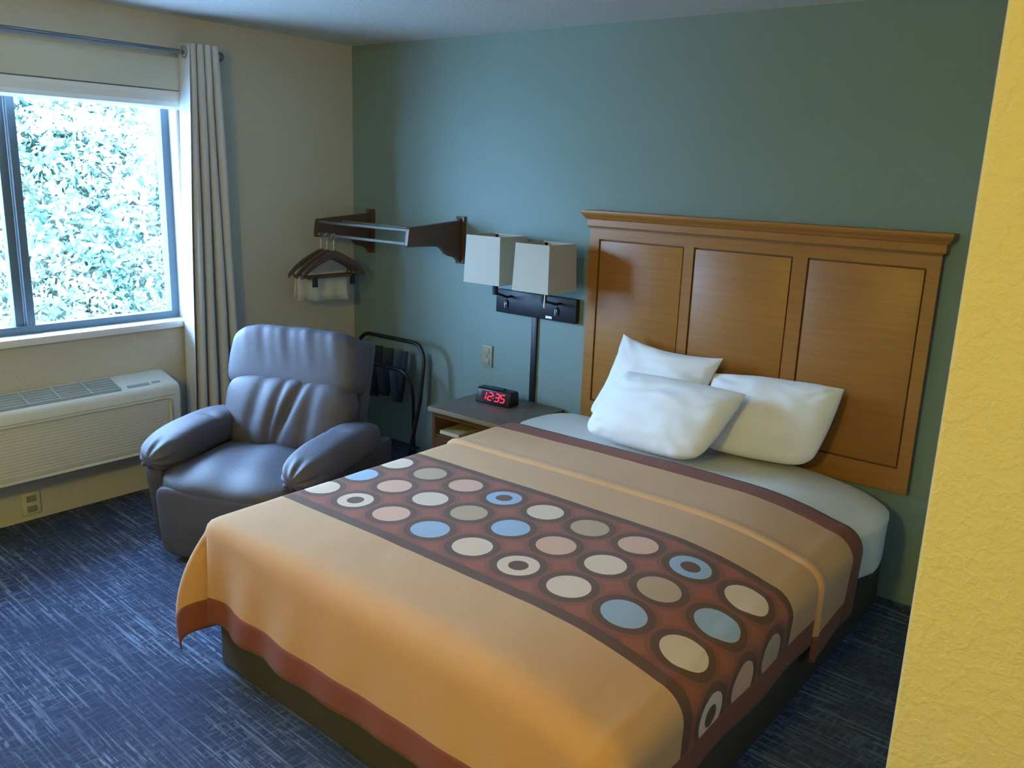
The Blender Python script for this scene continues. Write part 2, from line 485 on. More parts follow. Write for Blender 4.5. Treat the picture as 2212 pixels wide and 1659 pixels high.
# air conditioner under the window
def ptac():
    t = thing('wall_air_conditioner', 'long white through-wall air conditioner under the window sill', 'air conditioner', (.1, -1.93, .27))
    y0, y1 = -2.50, -1.365
    prof = [(.002, .272), (.192, .272), (.20, .285), (.206, .56), (.205, .585), (.198, .602), (.186, .612), (.05, .652), (.025, .652), (.002, .648)]
    bm = bmesh.new(); add_prism(bm, prof, 'y', y0, y1)
    bmesh.ops.bevel(bm, geom=[e for e in bm.edges if abs(e.verts[0].co.y - e.verts[1].co.y) < 1e-6], offset=.012, segments=4, affect='EDGES', profile=.5)
    smooth_angle(from_bm('housing', bm, 'plastic_white', t), 50)
    # sloped top frame helper
    def top(x): return .612 + (.186 - x) * (.04 / .136)
    g0, g1 = y0 + .05, -1.665
    bm = bmesh.new()
    add_prism(bm, [(.048, top(.048) + .001), (.180, top(.180) + .001), (.180, top(.180) + .003), (.048, top(.048) + .003)], 'y', g0, g1)
    o = from_bm('vent', bm, 'plastic_grey', t)
    bm = bmesh.new()
    for i in range(6):
        x = .058 + i * .0215
        add_prism(bm, [(x, top(x) + .002), (x + .008, top(x + .008) + .002), (x + .008, top(x) + .010), (x, top(x) + .011)], 'y', g0, g1)
    for i in range(6):
        yy = g1 - .15 - i * .145
        add_prism(bm, [(.05, top(.05) + .003), (.178, top(.178) + .003), (.178, top(.178) + .013), (.05, top(.05) + .013)], 'y', yy, yy + .008)
    from_bm('louvre', bm, 'plastic_slat', o)
    bm = bmesh.new()
    add_prism(bm, [(.150, top(.150) + .001), (.170, top(.170) + .001), (.170, top(.170) + .004), (.150, top(.150) + .004)], 'y', -1.625, -1.51)
    add_prism(bm, [(.150, top(.150) + .001), (.162, top(.162) + .001), (.162, top(.162) + .004), (.150, top(.150) + .004)], 'y', -1.495, -1.45)
    from_bm('control_slot', bm, 'plastic_grey', t)
    # front intake panel with fine horizontal ribs
    bm = bmesh.new()
    add_box(bm, (.204, y0 + .06, .279), (.212, -1.43, .545), .02, 3)
    fp = smooth_angle(from_bm('front_panel', bm, 'plastic_panel', t), 40)
    bm = bmesh.new()
    for i in range(15):
        z = .312 + i * .0152
        add_box(bm, (.2115, y0 + .085, z), (.2135, -1.455, z + .004))
    from_bm('rib', bm, 'plastic_white', fp)
    bm = bmesh.new()
    add_box(bm, (.198, y0 + .04, .552), (.2085, -1.40, .555))
    from_bm('seam', bm, 'plastic_grey', t)
ptac()

# outlet near the floor under the air conditioner
t = thing('wall_outlet', 'low outlet cover on the cream wall under the air conditioner', 'outlet', (0, -2.07, .04))
box('cover_plate', (.001, -2.112, .03), (.012, -2.028, .145), 'plastic_panel', t, .004)
box('socket', (.0125, -2.092, .045), (.016, -2.048, .075), 'outlet_ivory', t, .003); box('socket', (.0125, -2.092, .098), (.016, -2.048, .128), 'outlet_ivory', t, .003)

# outlet on the teal wall
t = thing('wall_outlet', 'small ivory outlet plate on the teal wall above the nightstand', 'outlet', (1.146, 0, .65))
box('cover_plate', (1.109, -.010, .645), (1.183, -.001, .772), 'outlet_ivory', t, .004)
box('socket', (1.128, -.0135, .66), (1.164, -.0095, .695), 'outlet_ivory', t, .003); box('socket', (1.128, -.0135, .722), (1.164, -.0095, .757), 'outlet_ivory', t, .003)
bm = bmesh.new(); add_tube(bm, [(1.146, -.009, .708), (1.146, -.0125, .708)], .004, 10); from_bm('screw', bm, 'plastic_dark', t)

# ------------------------------------------------------------------ hanging rack with hangers
def rack():
    t = thing('coat_rack', 'wall rack of two dark wooden brackets joined by thin rods', 'coat rack', (.545, 0, 1.34))
    prof = [(-.018, 1.225), (-.018, 1.475), (-.035, 1.455), (-.425, 1.430), (-.432, 1.42), (-.445, 1.335), (-.44, 1.326), (-.22, 1.325),
            (-.185, 1.318), (-.16, 1.300), (-.14, 1.275), (-.105, 1.262), (-.06, 1.255), (-.036, 1.232)]
    for x in (.170, .926):
        p = prism('side_bracket', prof, 'x', x - .013, x + .013, 'dark_wood', t, .002)
        bm = bmesh.new(); add_box(bm, (x - .032, -.018, 1.215), (x + .032, -.0005, 1.482), .003); smooth_angle(from_bm('wall_plate', bm, 'dark_wood', p))
        for z in (1.24, 1.458):
            bm = bmesh.new(); add_tube(bm, [(x - .021, -.017, z), (x - .021, -.0215, z)], .006, 12)
            from_bm('screw', bm, 'chrome', p)
    for y, z in ((-.415, 1.413), (-.425, 1.342), (-.24, 1.41)):
        tube('rod', [(.183, y, z), (.914, y, z)], .0085, 'clear_rod', t)
rack()

def hanger():
    """built in local space: hangs in the y-z plane, origin at the hook's top"""
    h = thing('clothes_hanger', '', 'hanger', (.20, -.425, 1.342), 0, 'wooden hangers on the coat rack', local=True)
    pts = []
    for s in [i / 14 for i in range(-14, 15)]:
        y = s * .222
        z = -.105 - .10 * abs(s) ** 1.25 - .022 * abs(s) ** 6
        pts.append((0, y, z))
    bm = bmesh.new()
    A = []
    for (x, y, z) in pts:
        s = abs(y) / .222; hh = .023 - .010 * s; tt = .009 - .001 * s
        A.append([bm.verts.new((x + dx * tt, y, z + dz * hh)) for dx, dz in ((-1, -.7), (-.6, -1), (.6, -1), (1, -.7), (1, .7), (.6, 1), (-.6, 1), (-1, .7))])
    for i in range(len(A) - 1):
        for k in range(8):
            bm.faces.new((A[i][k], A[i][(k + 1) % 8], A[i + 1][(k + 1) % 8], A[i + 1][k]))
    bm.faces.new(A[0]); bm.faces.new(A[-1][::-1])
    smooth_angle(from_bm('shoulder', bm, 'hanger_wood', h), 50)
    tube('trouser_bar', [(0, -.185, -.232), (0, .185, -.232)], .0085, 'hanger_wood', h)
    hk = [(0, 0, -.10), (0, 0, -.045)] + [(0, .016 * math.sin(a) * 1.0, -.008 + -.020 * math.cos(a)) for a in [math.radians(d) for d in range(0, 261, 26)]]
    tube('hook', hk, .0028, 'chrome', h, 8)
    tube('end_peg', [(0, -.185, -.232), (0, -.197, -.20)], .006, 'hanger_wood', h, 8)
    tube('end_peg', [(0, .185, -.232), (0, .197, -.20)], .006, 'hanger_wood', h, 8)
    return h
h0 = hanger()
h0.rotation_euler = (0, 0, math.radians(-4))
h0['label'] = 'dark wooden hanger nearest the cream wall, carrying a white laundry bag'
hs = [dup(h0, (.255, -.425, 1.342), math.radians(0), 'dark wooden hanger in the middle of the bunch on the coat rack'),
      dup(h0, (.315, -.425, 1.342), math.radians(-2), 'dark wooden clip hanger at the front of the bunch')]
for s in (-.135, .135):
    bm = bmesh.new(); add_box(bm, (-.012, s - .011, -.275), (.012, s + .011, -.222), .003)
    add_box(bm, (-.004, s - .018, -.287), (.004, s + .018, -.268), .001)
    c = from_bm('clip', bm, 'black_metal', hs[1])
# white laundry bag draped over the first hanger's bar
bm = bmesh.new()
rows = []
NB = 26
for side, dx in ((0, .014), (1, -.012)):
    pass
prof = [(.013, -.375), (.0125, -.34), (.013, -.29), (.012, -.245), (.009, -.222), (0, -.2185), (-.009, -.222), (-.012, -.25), (-.013, -.30), (-.012, -.36)]
for i in range(NB + 1):
    u = i / NB; y = -.172 + .344 * u
    row = []
    for k, (x, z) in enumerate(prof):
        low = max(0, (-.224 - z) / .2)
        row.append(bm.verts.new((x + math.copysign(low * .010 * (1 + math.sin(u * 21 + k * .3)), x if x else 1), y * (1 + .06 * low) , z + low * (-.02 * u + .006 * math.sin(u * 11)))))
    rows.append(row)
for i in range(NB):
    for k in range(len(prof) - 1):
        bm.faces.new((rows[i][k], rows[i + 1][k], rows[i + 1][k + 1], rows[i][k + 1]))
bg = from_bm('laundry_bag', bm, 'bag', None, True)
bg.location = h0.location; bg.rotation_euler = h0.rotation_euler
tag(bg, 'white laundry bag folded over a hanger beside the curtain', 'laundry bag')
md = bg.modifiers.new('th', 'SOLIDIFY'); md.thickness = .0015; md.offset = 1

# ------------------------------------------------------------------ sconce
def sconce():
    t = thing('wall_lamp', 'double wall lamp with two square cream shades on a black plate', 'wall lamp', (1.49, 0, .975))
    bp = box('wall_plate', (1.222, -.034, .978), (1.762, -.001, 1.106), 'sconce_black', t, .004)
    box('label_sticker', (1.568, -.036, .986), (1.608, -.0345, .999), 'label_white', bp)
    for x in (1.298, 1.64):
        bm = bmesh.new(); add_tube(bm, [(x, -.034, 1.036), (x, -.039, 1.036)], .009, 14)
        k = from_bm('switch', bm, 'rod_metal', t)
        tube('switch_lever', [(x, -.037, 1.052), (x, -.050, 1.040), (x, -.047, 1.010)], .0045, 'rod_metal', k, 8)
    for (x0, x1, y0, y1, z0, z1, xp) in ((1.245, 1.487, -.335, -.10, 1.170, 1.415, 1.33), (1.603, 1.825, -.375, -.135, 1.168, 1.402, 1.66)):
        cx, cy = (x0 + x1) / 2, (y0 + y1) / 2
        am = tube('swing_arm', [(xp, -.03, 1.075), (xp, -.075, 1.075), (cx, cy, 1.115), (cx, cy, 1.13)], .007, 'sconce_black', t, 10)
        tube('lamp_socket', [(cx, cy, 1.105), (cx, cy, 1.25)], .015, 'sconce_black', am, 14)
        # open square shade with slight taper
        bm = bmesh.new()
        tp = .008
        def ring(z, g):
            return [(x0 + g, y0 + g, z), (x1 - g, y0 + g, z), (x1 - g, y1 - g, z), (x0 + g, y1 - g, z)]
        O0 = [bm.verts.new(v) for v in ring(z0, 0)]; O1 = [bm.verts.new(v) for v in ring(z1, tp)]
        I0 = [bm.verts.new(v) for v in ring(z0, .003)]; I1 = [bm.verts.new(v) for v in ring(z1, tp + .003)]
        for k in range(4):
            l = (k + 1) % 4
            bm.faces.new((O0[k], O0[l], O1[l], O1[k])); bm.faces.new((I0[l], I0[k], I1[k], I1[l]))
            bm.faces.new((O0[k], I0[k], I0[l], O0[l])); bm.faces.new((O1[k], O1[l], I1[l], I1[k]))
        sh = from_bm('lamp_shade', bm, 'lamp_shade', t)
        bm = bmesh.new()
        add_tube(bm, [(x0 + .01, cy, z1 - .02), (x1 - .01, cy, z1 - .02)], .002, 6); add_tube(bm, [(cx, y0 + .01, z1 - .02), (cx, y1 - .01, z1 - .02)], .002, 6)
        from_bm('shade_wire', bm, 'black_metal', sh)
        tube('shade_finial', [(cx, cy, 1.25), (cx, cy, z1 - .012), (cx, cy, z1 + .004)], [.005, .005, .010], 'black_metal', t, 12)
        if x0 > 1.5:
            tube('pull_switch', [(cx + .02, cy - .02, z0 + .01), (cx + .02, cy - .02, 1.135), (cx + .02, cy - .02, 1.085)], [.004, .004, .0065], 'chrome', am, 8)
    box('cord_cover', (1.462, -.016, .45), (1.497, -.001, .978), 'sconce_black', t, .002)
sconce()

# ------------------------------------------------------------------ nightstand, clock, book
def nightstand():
    t = thing('nightstand', 'low dark wooden nightstand with a stone look top and open shelf', 'nightstand', (1.43, -.25, 0))
    x0, x1, y0, y1, zt = 1.15, 1.705, -.49, -.012, .505
    top = box('tabletop', (x0, y0, zt - .022), (x1, y1, zt), 'laminate', t, .004)
    box('edge_band', (x0 - .001, y0 - .004, zt - .026), (x1 + .001, y0 + .002, zt - .003), 'laminate_edge', top, .002)
    bm = bmesh.new()
    add_box(bm, (x0 + .012, y0 + .02, 0.0), (x0 + .032, y1, zt - .022)); add_box(bm, (x1 - .032, y0 + .02, 0), (x1 - .012, y1, zt - .022))
    add_box(bm, (x0 + .032, y1 - .012, .04), (x1 - .032, y1 - .002, zt - .022))
    from_bm('body', bm, 'night_wood', t)
    box('shelf', (x0 + .032, y0 + .025, .335), (x1 - .032, y1 - .012, .353), 'night_wood', t)
    box('bottom_panel', (x0 + .032, y0 + .03, .04), (x1 - .032, y1 - .012, .058), 'night_wood', t)
    box('front_rail', (x0 + .032, y0 + .02, .448), (x1 - .032, y0 + .036, zt - .022), 'night_wood', t)
    bm = bmesh.new(); add_box(bm, (x0 + .034, y0 + .02, .06), (x1 - .034, y0 + .038, .332), .002)
    d = from_bm('drawer', bm, 'night_wood', t)
    tube('handle', [(1.37, y0 + .02, .2), (1.37, y0 - .005, .2), (1.49, y0 - .005, .2), (1.49, y0 + .02, .2)], .005, 'rod_metal', d, 8)
nightstand()
bk = thing('book', 'thin cream book lying on the open shelf of the nightstand', 'book', (1.28, -.35, .354))
bm = bmesh.new(); add_box(bm, (1.205, -.455, .354), (1.345, -.25, .376), .002); from_bm('cover', bm, 'book', bk)
box('page_block', (1.208, -.4565, .357), (1.342, -.253, .373), 'label_white', bk)

def clock():
    rz = math.radians(4)
    t = thing('alarm_clock', 'black digital alarm clock with glowing red numerals on the nightstand', 'clock', (1.375, -.185, .506), rz, local=True)
    prof = [(-.045, 0), (.045, 0), (.048, .01), (.044, .07), (.030, .082), (-.022, .082), (-.032, .074), (-.050, .008)]
    bm = bmesh.new(); add_prism(bm, prof, 'x', -.112, .112)
    bmesh.ops.bevel(bm, geom=[e for e in bm.edges], offset=.004, segments=2, affect='EDGES', profile=.5)
    smooth_angle(from_bm('case', bm, 'clock_black', t), 40)
    # face plane from (y=-.0495,z=.010) to (y=-.0325,z=.073)
    def F(u, v, off=0):     # u across, v up the face 0..1
        p0 = Vector((0, -.0500, .010)); p1 = Vector((0, -.0325, .073)); d = p1 - p0; nn = Vector((0, -d.z, d.y)).normalized()
        return Vector((u, 0, 0)) + p0 + d * v + nn * off
    def quad(bm, u0, v0, u1, v1, off, slant=0):
        a = [F(u0 + slant * v0, v0, off), F(u1 + slant * v0, v0, off), F(u1 + slant * v1, v1, off), F(u0 + slant * v1, v1, off)]
        b_ = [F(u0 + slant * v0, v0, off - .002), F(u1 + slant * v0, v0, off - .002), F(u1 + slant * v1, v1, off - .002), F(u0 + slant * v1, v1, off - .002)]
        A = [bm.verts.new(p) for p in a]; B = [bm.verts.new(p) for p in b_]
        bm.faces.new(A); bm.faces.new(B[::-1])
        for k in range(4): bm.faces.new((A[k], B[k], B[(k + 1) % 4], A[(k + 1) % 4]))
    bm = bmesh.new(); quad(bm, -.078, .10, .082, .94, .0012)
    fc = from_bm('display_window', bm, 'clock_face', t)
    SEG = {'1': 'bc', '2': 'abged', '3': 'abgcd', '5': 'afgcd'}
    W_, T_ = .026, .006
    def digit(ch, u):
        bm = bmesh.new(); s = .006
        va, vb, vm = .22, .84, .53; th = .085
        sg = {'a': (u + .002, vb - th / 2, u + W_ - .002, vb + th / 2), 'd': (u + .002, va - th / 2, u + W_ - .002, va + th / 2), 'g': (u + .002, vm - th / 2, u + W_ - .002, vm + th / 2),
              'f': (u - T_ / 2, vm + .03, u + T_ / 2, vb - .02), 'b': (u + W_ - T_ / 2, vm + .03, u + W_ + T_ / 2, vb - .02),
              'e': (u - T_ / 2, va + .02, u + T_ / 2, vm - .03), 'c': (u + W_ - T_ / 2, va + .02, u + W_ + T_ / 2, vm - .03)}
        for c in SEG[ch]: quad(bm, *sg[c], .0035, s)
        from_bm('numeral', bm, 'led', fc)
    for ch, u in (('1', -.073), ('2', -.032), ('3', .014), ('5', .050)): digit(ch, u)
    bm = bmesh.new(); quad(bm, .002, .38, .008, .46, .0035); quad(bm, .004, .62, .010, .70, .0035); from_bm('colon', bm, 'led', fc)
    bm = bmesh.new(); add_box(bm, (-.05, -.012, .081), (.05, .018, .087), .002); from_bm('snooze_button', bm, 'black_metal', t)
    tube('power_cord', [(-.112, .02, .012), (-.15, .04, .006), (-.19, .10, .006), (-.20, .17, .006)], .003, 'clock_black', t, 8)
clock()

# ------------------------------------------------------------------ folding luggage rack
def luggage_rack():
    t = thing('luggage_rack', 'folded black tubular luggage rack leaning on the teal wall behind the recliner', 'luggage rack', (.5, -.16, 0))
    def frame(name, x0, x1, zt, yt, yb, r, m):
        def P(x, z): return (x, yb + (yt - yb) * (z / zt), z)
        pts = [P(x0, .012)] + [P(x0, z) for z in (.2, .4, zt - .12)]
        pts += [P(x0 + .10 - .10 * math.cos(a), zt - .12 + .12 * math.sin(a)) for a in [math.radians(d) for d in range(15, 91, 15)]]
        pts += [P(x, zt) for x in (x0 + .2, x1 - .2)]
        pts += [P(x1 - .10 + .10 * math.sin(a), zt - .12 + .12 * math.cos(a)) for a in [math.radians(d) for d in range(0, 91, 15)]]
        pts += [P(x1 - .05 * (1 - z / .4), z) for z in (.4, .2, .012)]
        return tube(name, pts, r, m, t)
    frame('outer_frame', .20, .785, .735, -.14, -.235, .0125, 'black_metal')
    frame('inner_frame', .24, .735, .575, -.215, -.13, .0115, 'black_metal')
    for z in (.11,):
        tube('cross_bar', [(.20, -.222, z), (.785, -.222, z)], .009, 'black_metal', t)
    tube('cross_bar', [(.24, -.142, .09), (.735, -.142, .09)], .009, 'black_metal', t)
    # slack webbing straps looped between both top bars
    for i, x in enumerate((.30, .405, .51, .63)):
        bm = bmesh.new(); rows = []
        w_ = .055
        n = 16
        for k in range(n + 1):
            a = k / n
            y = -.19 + .10 * (a - .5) - .02
            z = .575 - (.23 + .02 * (i % 2)) * math.sin(PI * a) + .10 * a
            rows.append([bm.verts.new((x - w_ / 2 + .01 * math.sin(3 * a + i), y, z)), bm.verts.new((x + w_ / 2 + .012 * math.sin(2.5 * a + i), y + .012, z))])
        for k in range(n):
            bm.faces.new((rows[k][0], rows[k][1], rows[k + 1][1], rows[k + 1][0]))
        o = from_bm('strap', bm, 'webbing', t, True)
        md = o.modifiers.new('th', 'SOLIDIFY'); md.thickness = .004
luggage_rack()

# ------------------------------------------------------------------ recliner
def recliner():
    t = thing('recliner', 'grey leather recliner with pillow arms beside the window', 'armchair', (1.150, -1.765, 0), math.radians(21.6), local=True)
    # base / carcass
    bm = bmesh.new(); add_box(bm, (-.36, .07, .025), (.36, .82, .34), .02, 3)
    smooth_angle(from_bm('base', bm, 'leather_dark', t))
    for sx in (-.3, .3):
        for y in (.14, .74):
            bm = bmesh.new(); add_tube(bm, [(sx, y, 0), (sx, y, .03)], .022, 12); from_bm('foot', bm, 'black_metal', t)
    # footrest panel
    def fp(q, v):
        v = v.copy(); v.y += .028 * (q.z + 1) * -.5 - .012 * math.cos(q.x * 1.5) * (1 - abs(q.z)); return v
    soft_box('footrest', (0, .045, .195), (.625, .10, .335), 'leather', t, p=9, n=20, fn=fp)
    # seat
    def sf(q, v):
        v = v.copy()
        v.z += .022 * (1 - q.x ** 2) * (1 - q.y ** 2) + .006 * math.sin(8 * q.x + 3 * q.y)
        if q.y < -.5: v.z -= .030 * ((-q.y - .5) / .5) ** 2
        v.z += .03 * q.y * -.3
        return v
    soft_box('seat', (0, .30, .345), (.645, .66, .155), 'leather', t, p=6, n=26, fn=sf)
    for s in (-1, 1):
        # outer side panel with rounded front
        pr = [(.10, .03), (.84, .03), (.86, .42), (.10, .43), (.050, .42), (.045, .37)]
        prism('side_panel', pr, 'x', s * .415 if s < 0 else s * .325, s * .325 if s < 0 else s * .415, 'leather_dark', t, .018)
        def af(q, v, s=s):
            v = v.copy()
            yy = q.y
            v.z += .024 * math.sin((yy + 1) * PI / 2) - .005 * max(0, -yy - .35) ** 1.3 * 1.6 + .018 * max(0, yy) 
            v.x += s * -.012 * max(0, -yy)
            # gathered seams near the front and a pinch halfway
            ang = math.atan2(q.z, q.x)
            g = max(0, (-yy - .72) / .28)
            v += Vector((q.x, 0, q.z)) * (-.011 * g * (1 + math.cos(ang * 9)))
            v.z -= .014 * math.exp(-((yy - .18) / .05) ** 2) * (1 if q.z > 0 else 0) * math.exp(-((q.x * -s - .25) / .5) ** 2)
            return v
        soft_box('arm', (s * .365, .355, .462), (.205, .71, .165), 'leather', t, p=3.2, n=30, fn=af)
    tilt = Matrix.Rotation(math.radians(-17), 3, 'X')
    # back shell
    bm = bmesh.new(); add_box(bm, (-.30, -.045, -.30), (.30, .045, .30), .03, 3)
    bmesh.ops.transform(bm, matrix=Matrix.Translation((0, .80, .60)) @ tilt.to_4x4(), verts=bm.verts)
    smooth_angle(from_bm('back_shell', bm, 'leather_dark', t))
    # lower cushion with radiating folds
    def lf(q, v):
        v = v.copy()
        k = (q.z + 1) / 2
        v.x *= .92 + .08 * k
        if q.y < 0:
            f = 0
            for c0, c1, w_, a in ((-.03, .11, .026, .040), (-.06, .01, .020, .022), (-.17, -.10, .034, .020), (.14, .17, .034, .018)):
                xc = c0 + (c1 - c0) * k
                f += a * math.exp(-((v.x - xc) / w_) ** 2)
            v.y += f * min(1, -q.y * 1.3) * (.45 + .55 * (1 - abs(2 * k - .9)))
            v.y -= .035 * (1 - q.x ** 2) * (1 - q.z ** 2)
        return v
    soft_box('lower_back_cushion', (-.02, .615, .545), (.70, .20, .38), 'leather', t, p=4, n=44, fn=lf, rot=tilt)
    # head cushion
    def hf(q, v):
        v = v.copy()
        v.x *= 1 - .035 * max(0, q.z)
        if q.y < .3:
            v.y += (.003 * math.sin(v.x * 40 + 2 * q.z) + .002 * math.sin(v.x * 90 + 4 * q.z)) * max(0, q.z + .35)
        v.z += .004 * math.sin(v.x * 30) * max(0, q.z - .5) - .012 * q.x ** 4 * max(0, q.z)
        return v
    soft_box('head_cushion', (-.035, .735, .785), (.700, .25, .335), 'leather', t, p=5, n=36, fn=hf, rot=tilt)
recliner()

# ------------------------------------------------------------------ headboard
def headboard():
    t = thing('headboard', 'honey oak headboard with three framed panels and a moulded top on the teal wall', 'headboard', (2.65, -.03, .53))
    x0, x1 = 1.836, 3.464
    prof = [(-.001, 1.488), (-.066, 1.488), (-.068, 1.492), (-.068, 1.522), (-.074, 1.526), (-.080, 1.536), (-.090, 1.548), (-.092, 1.556), (-.092, 1.566), (-.001, 1.566)]
    # crown as mitred moulding: sweep the profile round the two ends
    bm = bmesh.new(); rings = []
    for side in (0, 1, 2, 3):
        r = []
        for (y, z) in prof:
            e = -y - .055 if y < -.01 else None
            out = max(0, -y - .055)
            if side == 0: p_ = (x0 - out, -.001, z)
            elif side == 1: p_ = (x0 - out, y, z)
            elif side == 2: p_ = (x1 + out, y, z)
            else: p_ = (x1 + out, -.001, z)
            r.append(bm.verts.new(p_))
        rings.append(r)
    n = len(prof)
    for a, b in ((0, 1), (1, 2), (2, 3)):
        for k in range(1, n - 2):
            bm.faces.new((rings[a][k], rings[a][k + 1], rings[b][k + 1], rings[b][k]))
    bm.faces.new([rings[s][n - 2] for s in range(4)]); bm.faces.new([rings[s][1] for s in range(4)][::-1])
    from_bm('crown_moulding', bm, 'oak', t)
    box('groove_line', (x0 - .003, -.0675, 1.480), (x1 + .003, -.002, 1.4875), 'oak_groove', t)
    # back board + frame members
    box('back_board', (x0 + .004, -.040, .500), (x1 - .004, -.001, 1.478), 'oak_groove', t)
    px = [(1.892, 2.362), (2.412, 2.880), (2.944, 3.416)]
    z0, z1 = .600, 1.428
    bm = bmesh.new()
    add_box(bm, (x0, -.056, z1), (x1, -.040, 1.480)); add_box(bm, (x0, -.056, .500), (x1, -.040, z0))
    add_box(bm, (x0, -.056, z0), (px[0][0], -.040, z1)); add_box(bm, (px[0][1], -.056, z0), (px[1][0], -.040, z1))
    add_box(bm, (px[1][1], -.056, z0), (px[2][0], -.040, z1)); add_box(bm, (px[2][1], -.056, z0), (x1, -.040, z1))
    from_bm('frame', bm, 'oak', t)
    for a, b in px:
        bm = bmesh.new(); add_box(bm, (a + .007, -.052, z0 + .007), (b - .007, -.041, z1 - .007), .003); smooth_angle(from_bm('panel', bm, 'oak', t), 40)
headboard()

# ------------------------------------------------------------------ bed
BL, BR, BF, BT = 1.745, 3.450, -2.205, .550
RAD = .080
def shear(x, y): return y - .036 * (x - BL) * min(1.2, max(0, -y) / 2.2)
def edge_drop(x): return .060 * min(1, max(0, (x - 2.98) / .42)) ** 2
def drape(s, t, lift=0.):
    """cloth coordinates (metres, flat over the mattress top) -> point on the draped cloth"""
    RAD = .045 + .035 * min(1, max(0, (s - 1.85) / .5))
    a = 0; sx = 0
    if s < BL + RAD: a = BL + RAD - s; sx = -1
    elif s > BR - RAD: a = s - (BR - RAD); sx = 1
    b = max(0, BF + RAD - t)
    cx = min(max(s, BL + RAD), BR - RAD); cy = max(t, BF + RAD)
    R = math.hypot(a, b)
    dx_ = edge_drop(cx)
    crown = .010 * math.sin(min(1, max(0, (s - BL) / (BR - BL))) * PI) + .0025 * noise.noise(Vector((s * 3, t * 3, 0))) + .0012 * noise.noise(Vector((s * 11, t * 11, 4)))
    if R == 0:
        return Vector((s, shear(s, t), BT + crown + lift - dx_))
    th = math.atan2(b, a)            # 0 = side, pi/2 = foot
    ox, oy = sx * math.cos(th), -math.sin(th)
    q = RAD * PI / 2
    if R < q:
        an = R / RAD; h = RAD * math.sin(an); d = RAD * (1 - math.cos(an))
        nh, nz = math.sin(an), math.cos(an); Lh = 0
    else:
        Lh = R - q; h = RAD; d = RAD + Lh; nh, nz = 1, 0
    deg = math.degrees(th)
    corner = math.exp(-((deg - 42) / 21) ** 2) if 0 < deg < 90 else 0
    fl = Lh * (.05 if sx <= 0 or deg > 45 else -.04)
    fl += .62 * Lh * max(0, 1 - Lh / .68) * corner
    fl -= .15 * Lh / .3 * math.exp(-((deg - 72) / 6.0) ** 2) * (1 if 0 < deg < 90 else 0)
    if b > 0 and a == 0:
        fl += .020 * Lh / .3 * math.sin((s - BL) * 26 + 5 * Lh) * math.exp(-(s - BL) / .42)
        fl += .016 * Lh / .3 * math.sin((BR - s) * 24 + 4 * Lh) * math.exp(-(BR - s) / .30)
        fl += .004 * Lh / .3 * math.sin(s * 9)
    if a > 0 and b == 0:
        fl += .007 * Lh / .3 * math.sin(t * 13 + sx) * min(1, abs(t) / .5)
    if deg > 0 and a > 0: d = d * (1 - .06 * corner)
    h += fl
    p = Vector((cx + ox * (h + lift * nh), cy + oy * (h + lift * nh), BT - dx_ + crown * max(0, 1 - R / q) - d + lift * nz))
    p.z = max(p.z, .006 + .004 * nh)
    p.y = shear(p.x, p.y)
    return p

def cloth_part(name, ss, ts, m, parent, lift=0., th=.004, uv=False, liftfn=None):
    bm = bmesh.new(); g = {}
    lay = bm.loops.layers.uv.new('lattice') if uv else None
    for i, s in enumerate(ss):
        for j, t_ in enumerate(ts):
            lf = lift + (liftfn(s, t_) if liftfn else 0)
            g[i, j] = bm.verts.new(drape(s, t_, lf))
    for i in range(len(ss) - 1):
        for j in range(len(ts) - 1):
            f = bm.faces.new((g[i, j], g[i + 1, j], g[i + 1, j + 1], g[i, j + 1]))
            if uv:
                for lp, (ii, jj) in zip(f.loops, ((i, j), (i + 1, j), (i + 1, j + 1), (i, j + 1))):
                    lp[lay].uv = ((ss[ii] - S0) / PITCH, (ts[jj] - T0) / PITCH)
    me = bpy.data.meshes.new(name); bm.to_mesh(me); bm.free()
    o = link(name, me, m, parent, True)
    md = o.modifiers.new('th', 'SOLIDIFY'); md.thickness = th; md.offset = -1; md.use_rim = 'hem' in name or 'trim' in name
    return o

def frange(a, b, step):
    n = max(1, int(round((b - a) / step)))
    return [a + (b - a) * i / n for i in range(n + 1)]

PITCH = .1935; S0 = 1.812; T0 = -1.738
def bed():
    t = thing('bed', 'wide bed with white sheet and dark base below the oak headboard', 'bed', (2.6, -1.1, 0))
    x0, x1, y0, y1 = BL + .03, BR - .035, BF + .03, -.075
    bm = bmesh.new(); add_box(bm, (x0, y0, .0), (x1, y1, .29), .012, 2)
    for v in bm.verts: v.co.y = shear(v.co.x, v.co.y)
    smooth_angle(from_bm('base', bm, 'base_cloth', t))
    # mattress with fitted sheet
    def mf(q, v):
        v = v.copy()
        v.z += .004 * noise.noise(Vector((v.x * 6, v.y * 6, 1))) if q.z > .5 else 0
        hd = min(1, max(0, (v.y - .60) / .12))
        v.x += math.copysign(.032, v.x) * hd * min(1, abs(q.x)) ** 6
        v.z -= edge_drop(v.x + (BL + BR) / 2) * (q.z + 1) / 2
        if q.x > .5 and q.z < .6: v.x += .006 * math.sin(v.y * 19) * (1 - max(0, q.z))
        return v
    o = soft_box('mattress', ((BL + BR) / 2, (BF - .078) / 2 + .010, .405), (BR - BL - .022, -BF - .078 - .05, .285), 'sheet', t, p=13, n=44, fn=mf)
    for v in o.data.vertices: v.co.y = shear(v.co.x, v.co.y)
bed()

